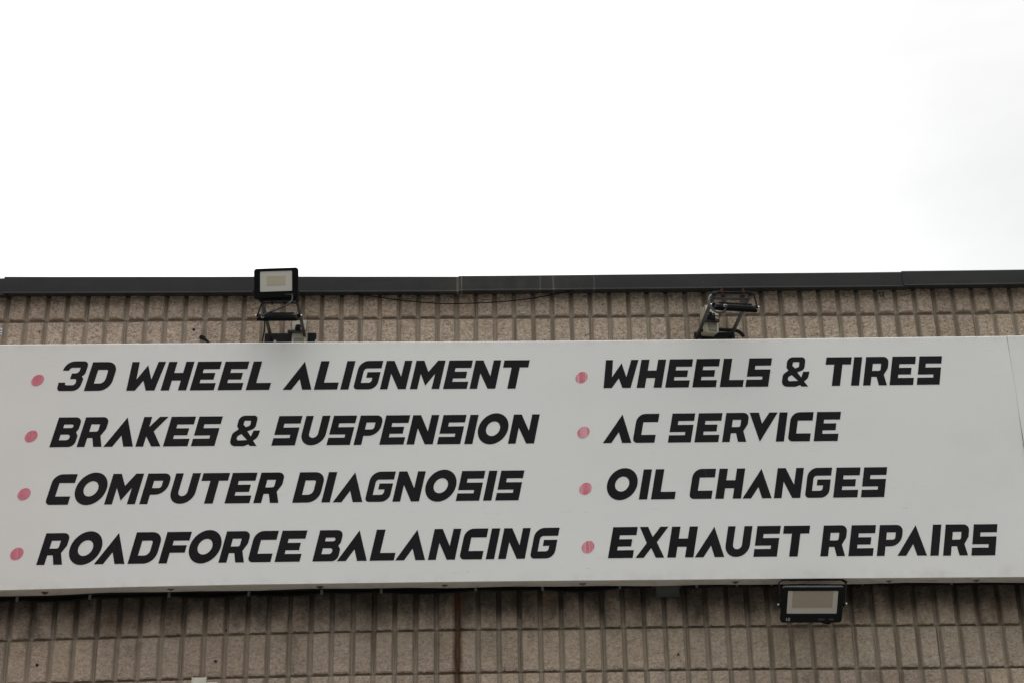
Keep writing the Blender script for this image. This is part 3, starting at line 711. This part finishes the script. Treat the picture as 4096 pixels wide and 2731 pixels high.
# right: aimed at the sign, hanging askew
f3 = empty('floodlight'); flood(f3, .208, .146, .029, .155, .10, 0, (.09, .05, 0), m_lens, m_led, 18)
inv = place(f3, (1.2395, -.524, 3.898), (R(114.2), R(4.6), R(-1)))
tag(f3, 'black floodlight hanging askew with its cable in a loop, alone on the right frame', 'floodlight', GROUP)
ubracket(f3, inv, (1.137, -.525, 3.925), (1.352, -.525, 3.908), (1.150, -.525, 3.986), (1.342, -.525, 3.982), .02)
L = lambda p: inv @ Vector(p)
gp = Vector((1.183, -.597, 3.888))
MB().cyl(L(gp + Vector((0, .014, .004))), L(gp), .0095, .008, 12).build('cable_gland', m_steel, f3)
MB().tube([L(p) for p in (gp, gp + Vector((.005, -.016, -.008)), (1.1817, -.60, 3.868), (1.168, -.60, 3.853), (1.145, -.59, 3.8555), (1.124, -.58, 3.874), (1.113, -.57, 3.905), (1.114, -.555, 3.94), (1.130, -.53, 3.970), (1.15, -.5, 3.985))], .0046, 8).build('power_cable', m_greycable, f3)
# below the sign
f4 = empty('floodlight'); flood(f4, .293, .186, .040, .238, .116, .013, (.192, .086, .014), m_lens2, m_led2, 22, cham=.1, bez=m_satin)
inv = place(f4, (1.5525, -.248, 2.5085), (R(35.5), R(.6), R(.3)))
tag(f4, 'large black floodlight with beige lens, printed LE, beneath the bottom edge of the sign', 'floodlight', GROUP)
flat_print('print_mark', 'LE', .019, m_print, f4, (-.121, -.0077, -.080), .0013)
flat_print('print_mark', '100W', .0135, m_print2, f4, (.030, -.0077, -.079), .0003)
flat_print('print_mark', 'IP65', .0135, m_print2, f4, (.083, -.0077, -.079), .0003)
L = lambda p: inv @ Vector(p)
mb = MB(); wv = inv.to_3x3() @ Vector((1, 0, 0)); uv = inv.to_3x3() @ Vector((0, 0, 1))
mb.bar(L((1.434, -.215, 2.632)), L((1.716, -.215, 2.629)), .026, .004, uv).bar(L((1.400, -.235, 2.500)), L((1.412, -.215, 2.620)), .024, .004, wv).bar(L((1.707, -.235, 2.500)), L((1.735, -.215, 2.618)), .024, .004, wv)
mb.bar(L((1.412, -.215, 2.618)), L((1.436, -.215, 2.632)), .026, .004, uv).bar(L((1.735, -.215, 2.616)), L((1.714, -.215, 2.629)), .026, .004, uv)
mb.build('mounting_bracket', m_frame, f4)
for x, s in ((1.402, -1), (1.711, 1)):
    MB().cyl(L((x + s * -.012, -.235, 2.512)), L((x + s * .003, -.235, 2.512)), .010, n=12).build('pivot_knob', m_black, f4)
    MB().cyl(L((x + s * .003, -.235, 2.512)), L((x + s * .011, -.235, 2.512)), .0048, n=6).build('pivot_screw', m_steel, f4)
for x in (1.475, 1.56): MB().cyl(L((x, -.215, 2.6295)), L((x, -.215, 2.624)), .006, n=6).build('fixing_bolt', m_dullsteel, f4)
MB().tube([L(p) for p in ((1.60, -.19, 2.47), (1.605, -.17, 2.442), (1.628, -.165, 2.432), (1.652, -.165, 2.434), (1.664, -.17, 2.46), (1.66, -.14, 2.53), (1.65, -.06, 2.60))], .0042, 8).build('power_cable', m_cable, f4)

# ------------------------------------------------------------------ frames that carry the upper lights
def steel_frame(x0, x1, ztip0, ztip1, zb, y, plate, second, tip_in, tab, label):
    root = empty('light_frame', ((x0 + x1) / 2, -.03, zb)); inv = Matrix.Translation(-root.location)
    L = lambda *p: inv @ Vector(p)
    px0, px1, pz0, pz1 = plate
    q = MB(); a = L(px0, -.034, pz0); b = L(px1, -.027, pz1); q.box(a, b).build('wall_plate', m_frame, root, bevel=.001)
    for x in (x0 - .008, x1 + .03 if tab == 'L' else x1 - .01):
        c = L(x + (.022 if x < x1 - .05 else .025), -.034, pz0 + (pz1 - pz0) * .62); MB().cyl(c, c + Vector((0, -.006, 0)), .0085, n=6).cyl(c + Vector((0, -.006, 0)), c + Vector((0, -.013, 0)), .0045, n=8).build('anchor_bolt', m_steel if tab == 'L' else m_screw, root)
    for xa, xb, zt in ((x0, x0 + tip_in[0], ztip0), (x1, x1 + tip_in[1], ztip1)):
        MB().bar(L(xa, -.034, zb), L(xb, y, zt), .0145, .016).build('arm', m_arm, root, bevel=.0015)
    MB().bar(L(x0 + tip_in[0] - .012, y, ztip0 + .004), L(x1 + tip_in[1] + .014, y, ztip1 + .004), .0135, .0145).build('crossbar', m_arm, root, bevel=.0015)
    if second: MB().bar(L(x0 + tip_in[0] + .006, y + .055, ztip0 - .004), L(x1 + tip_in[1] - .005, y + .055, ztip1 - .004), .010, .010).build('crossbar', m_arm, root, bevel=.001)
    for t in ((.30, .66) if tab == 'L' else (.2, .80)):
        x = x0 + tip_in[0] + (x1 + tip_in[1] - x0 - tip_in[0]) * t; z = ztip0 + (ztip1 - ztip0) * t + .004
        m = MB(); m.box(L(x - .0055, y - .012, z - .013), L(x + .0055, y + .012, z + .013)).cyl(L(x, y - .004, z + .013), L(x, y - .004, z + .026), .0036, n=8).cyl(L(x, y - .004, z - .013), L(x, y - .004, z - .021), .006, n=6).cyl(L(x, y - .004, z - .021), L(x, y - .004, z - .027), .0035, n=6)
        m.build('beam_clamp', m_rust, root)
    if tab == 'L': MB().bar(L(-.9945, -.10, 3.9645), L(-.905, -.10, 3.9635), .03, .011).build('angle_tab', m_arm, root)
    else: MB().bar(L(1.150, -.12, 3.997), L(1.2385, -.12, 3.996), .03, .011).build('angle_tab', m_arm, root)
    return root
fr1 = steel_frame(-1.084, -.9100, 4.006, 4.006, 3.9362, -.42, (-1.1231, -.8568, 3.86, 3.982), False, (.003, .003), 'L', '')
tag(fr1, 'black steel frame behind the top of the sign, carrying two floodlights', 'light bracket', 'steel light frames above the sign')
fr2 = steel_frame(1.1297, 1.3049, 3.984, 3.9775, 3.931, -.52, (1.1188, 1.3319, 3.85, 3.9655), True, (.0215, .0215), 'R', '')
tag(fr2, 'black steel frame with slanted arms carrying a single crooked floodlight', 'light bracket', 'steel light frames above the sign')
# zip-tied knot of cable on each frame: part of its frame
def knot(c, root, n=5):
    rnd = random.Random(int(c[0] * 100)); inv = Matrix.Translation(-root.location); m = MB()
    for k in range(n):
        a0 = rnd.uniform(0, 6); t = Vector((rnd.uniform(-.3, .3), rnd.uniform(-.3, .3), 1)).normalized(); rr = rnd.uniform(.009, .014)
        pts = [inv @ (Vector(c) + Vector((math.cos(a0 + q) * rr, math.sin(a0 + q) * rr * .8, math.sin(q + k) * .010 + (k % 5 - 2) * .004))) for q in [i * .9 for i in range(7)]]
        m.tube(pts, .0032, 6, 4)
    m.build('cable_knot', m_cable, root)
knot((-.9407, -.118, 3.981), fr1, 9); knot((1.186, -.135, 4.016), fr2, 11); knot((1.203, -.135, 4.010), fr2, 9)

# beige boxes behind the frames
def beige(c, w, h, d, tiltx, tag_label, yaw=0):
    root = empty('junction_box', c, (tiltx, 0, yaw))
    MB().box((-w / 2, -d / 2, -h / 2), (w / 2, d / 2, h / 2)).build('box_body', m_beige, root, bevel=.004)
    MB().box((-w / 2 - .003, -d / 2 - .006, h * .12), (w / 2 + .003, -d / 2 - .0005, h / 2 + .003)).build('box_cover', m_white if False else m_beige, root, bevel=.003)
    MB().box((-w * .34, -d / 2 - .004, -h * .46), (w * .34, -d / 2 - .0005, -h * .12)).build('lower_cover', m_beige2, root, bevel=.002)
    return tag(root, tag_label, 'junction box', 'small wiring boxes behind the frames')
beige((-.938, -.062, 3.952), .074, .155, .06, 0, 'beige weathered box on the wall behind the right arm of the left light frame')
beige((1.196, -.072, 4.012), .072, .145, .07, 0, 'beige weathered box on the wall behind the left arm of the right light frame', R(14))
# black conduit elbow by the right frame
tag(MB().tube([(1.150, -.07, 3.962), (1.2127, -.065, 3.968), (1.3, -.06, 3.967), (1.338, -.06, 3.963), (1.358, -.06, 3.951), (1.3735, -.06, 3.930)], .0095, 10).build('conduit', m_cable, smooth=True),
    'thick black flexible conduit ending in a short drooping elbow beside the right light frame', 'conduit')
tag(MB().tube([(-1.1284, -.06, 4.052), (-1.1235, -.06, 4.0354), (-1.1225, -.06, 3.9968), (-1.1265, -.06, 3.958), (-1.1341, -.055, 3.92), (-1.137, -.05, 3.87)], .0036, 8).build('cable', m_cable, smooth=True),
    'thin black cable dropping behind the sign left of the left light frame', 'cable')
# cable slung under the coping
tag(MB().tube([(-.78, -.055, 4.213), (-.6713, -.06, 4.1953), (-.5922, -.06, 4.1785), (-.4215, -.06, 4.1510), (-.2903, -.06, 4.1364), (-.1724, -.06, 4.1290), (-.0281, -.06, 4.1306), (.1033, -.06, 4.1370), (.235, -.06, 4.150), (.3672, -.06, 4.1720), (.4667, -.06, 4.192), (.53, -.055, 4.210)], .0029, 8).build('cable', m_cable, smooth=True),
    'thin black cable sagging in a shallow curve beneath the dark roof edge', 'cable')
tag(MB().tube([(-1.452, -.028, 3.968), (-1.448, -.05, 3.960), (-1.436, -.062, 3.948), (-1.420, -.068, 3.936), (-1.398, -.075, 3.912)], .0072, 10).tube([(-1.453, -.03, 3.966), (-1.446, -.05, 3.958), (-1.433, -.06, 3.949)], .0115, 8).build('cable_stub', m_cable, smooth=True),
    'short black cable end poking up from behind the sign, left of the left frame', 'cable')

# ------------------------------------------------------------------ along the bottom of the sign
run = empty('cable_run', (0, -.035, 2.63)); inv = Matrix.Translation(-run.location)
tag(run, 'black cables clipped along the wall right under the bottom edge of the sign', 'cable')
clips = [(-2.62, 2.612), (-2.249, 2.6168), (-1.9002, 2.6234), (-1.5199, 2.6272), (-1.1358, 2.628), (-.7835, 2.6317), (-.4945, 2.6326), (-.0355, 2.636), (.2905, 2.634), (.6677, 2.6374), (1.0447, 2.6396), (1.243, 2.643), (1.4144, 2.6444), (1.86, 2.640), (2.3, 2.636), (2.8, 2.636)]
MB().tube([inv @ Vector((x, -.040, z + .021)) for x, z in clips], .012, 10, 4).build('conduit', m_cable, run, smooth=True)
sag = {0: .006, 1: .012, 2: .002, 3: .011, 4: .010, 5: .001, 6: .013, 7: .003, 8: .014, 9: .001, 10: .002, 11: .002, 12: .006, 13: .004, 14: .006}
pts = []
for k, (x, z) in enumerate(clips[:-1]):
    x2, z2 = clips[k + 1]
    for q in range(5):
        t = q / 5; pts.append(inv @ Vector((x + (x2 - x) * t, -.036, z + .001 + (z2 - z) * t - sag[k] * 4 * t * (1 - t))))
pts.append(inv @ Vector((clips[-1][0], -.036, clips[-1][1])))
MB().tube(pts, .0050, 8, 2).build('cable', m_cable, run, smooth=True)
MB().tube([p + Vector((0, .012, .010)) for p in pts], .0045, 8, 2).build('cable', m_cable, run, smooth=True)
MB().box(inv @ Vector((-3.3, -.0275, 2.640)), inv @ Vector((3.4, -.0265, 2.70))).build('backing_rail', m_black, run)
for k, (x, z) in enumerate(clips):
    a = random.uniform(-.1, .1)
    Mx = inv @ Matrix.Translation((x, -.045, z)) @ Matrix.Rotation(a, 4, 'Y')
    MB().box((-.0065, -.004, -.009), (.0065, .008, .016), Mx).build('cable_clip', m_dullsteel, run, bevel=.0012)
jb = empty('junction_box', (.8975, -.035, 2.618))
MB().box((-.057, -.035, -.0235), (.057, .008, .034)).build('box_body', m_box, jb, bevel=.003)
MB().box((-.060, -.038, -.031), (.060, .006, -.024)).build('box_rim', m_box, jb, bevel=.002)
MB().box((-.073, -.012, .012), (-.058, .0, .032)).box((.058, -.012, .012), (.073, .0, .032)).build('mounting_ear', m_box, jb, bevel=.002)
tag(jb, 'small grey green plastic box just below the sign, left of the large floodlight', 'junction box')

# ------------------------------------------------------------------ small things fixed to or drilled in the wall
def hole(x, z, r, anchor, label):
    if anchor:
        root = empty('wall_anchor', (x, -.027, z)); MB().cyl((0, .004, 0), (0, -.0035, 0), r * 1.45, r * 1.3, 18).build('sleeve', m_anchor, root)
        MB().cyl((0, -.0036, 0), (0, -.0042, 0), r * .75, n=14).build('bore', m_hole, root)
        return tag(root, label, 'anchor', 'metal anchors in the wall')
    o = MB().cyl((x, -.020, z), (x, -.0285, z), r, n=16).build('drilled_hole', m_hole)
    return tag(o, label, 'hole', 'drill holes in the blocks')
hole(-1.4962, 4.0099, .0068, 0, 'round dark drill hole above the black cable stub, over the sign')
hole(-2.293, 4.0066, .0035, 0, 'tiny dark hole in a block at the far left above the sign')
hole(1.4463, 3.9699, .0036, 0, 'tiny dark hole in a block right of the drooping black conduit')
hole(-2.1266, 2.3089, .0062, 0, 'round dark drill hole at the bottom left under the sign')
hole(-1.281, 2.314, .0056, 1, 'ringed metal anchor in a block above the cream plastic piece')
hole(.9371, 2.3134, .0048, 1, 'ringed metal anchor in a block below the grey green box')
hole(-1.2395, 2.4598, .0042, 0, 'small dark hole in a flute below the sign, above and right of the ringed anchor')

pv = empty('raceway', (-1.35, -.03, 2.21))
MB().box((-.031, -.020, -.10), (.031, 0, .027)).build('channel', m_pvc, pv, bevel=.002)
MB().box((-.033, -.024, -.10), (-.028, -.0, .030)).box((.030, -.024, -.10), (.035, 0, .030)).build('side_lip', m_pvc, pv, bevel=.001)
MB().box((.0355, -.018, -.10), (.088, 0, .005)).build('elbow', m_pvc, pv, bevel=.002)
tag(pv, 'cream plastic cable raceway on the wall at the bottom edge of the photo', 'raceway')

w_ = MB(); w_.add([(-.2035, -.034, 3.93), (-.1965, -.034, 3.93), (-.1965, -.026, 3.93), (-.2035, -.026, 3.93), (-.2005, -.031, 3.976), (-.1955, -.033, 3.974), (-.1955, -.027, 3.974), (-.2005, -.027, 3.976)], [(0, 3, 2, 1), (4, 5, 6, 7), (0, 1, 5, 4), (1, 2, 6, 5), (2, 3, 7, 6), (3, 0, 4, 7)])
tag(w_.build('wood_splinter', m_wood), 'thin pale wood splinter standing behind the top edge of the sign near its middle', 'splinter')
st = empty('sticker', (-2.513, -.030, 4.009))
MB().box((-.027, 0, -.0185), (.026, .0006, .0185)).build('paper', m_white, st)
for k, (a, b) in enumerate(((.012, .008), (.005, -.001), (-.006, -.012))): MB().box((-.006 + .004 * k, -.0004, b), (.024, -.0001, a - .001)).build('ink_mark', m_navy, st)
tag(st, 'scrap of a white label with blue marks on the wall at the left edge', 'sticker')
mk = empty('marker_strokes', (2.13, -.03, 4.17)); inv = Matrix.Translation(-mk.location)
for x, z0, z1, dx in ((2.1235, 4.188, 4.155, .005), (2.1415, 4.189, 4.156, .003), (2.131, 4.166, 4.163, .009)):
    MB().bar(inv @ Vector((x, -.0305, z0)), inv @ Vector((x + dx, -.0305, z1)), .0034, .0006, (0, 1, 0)).build('stroke', m_marker, mk)
tag(mk, 'short black marker strokes on a block just under the roof edge at upper right', 'marking')
mk2 = empty('marker_strokes', (2.35, -.03, 4.19)); inv = Matrix.Translation(-mk2.location)
for x, z0, z1, dx in ((2.3415, 4.213, 4.190, .004), (2.3600, 4.213, 4.190, .004), (2.344, 4.203, 4.201, .016), (2.3455, 4.178, 4.170, .002)):
    MB().bar(inv @ Vector((x, -.0305, z0)), inv @ Vector((x + dx, -.0305, z1)), .0032, .0006, (0, 1, 0)).build('stroke', m_marker, mk2)
tag(mk2, 'black marker letter like an H under the roof edge, further right than the other strokes', 'marking')
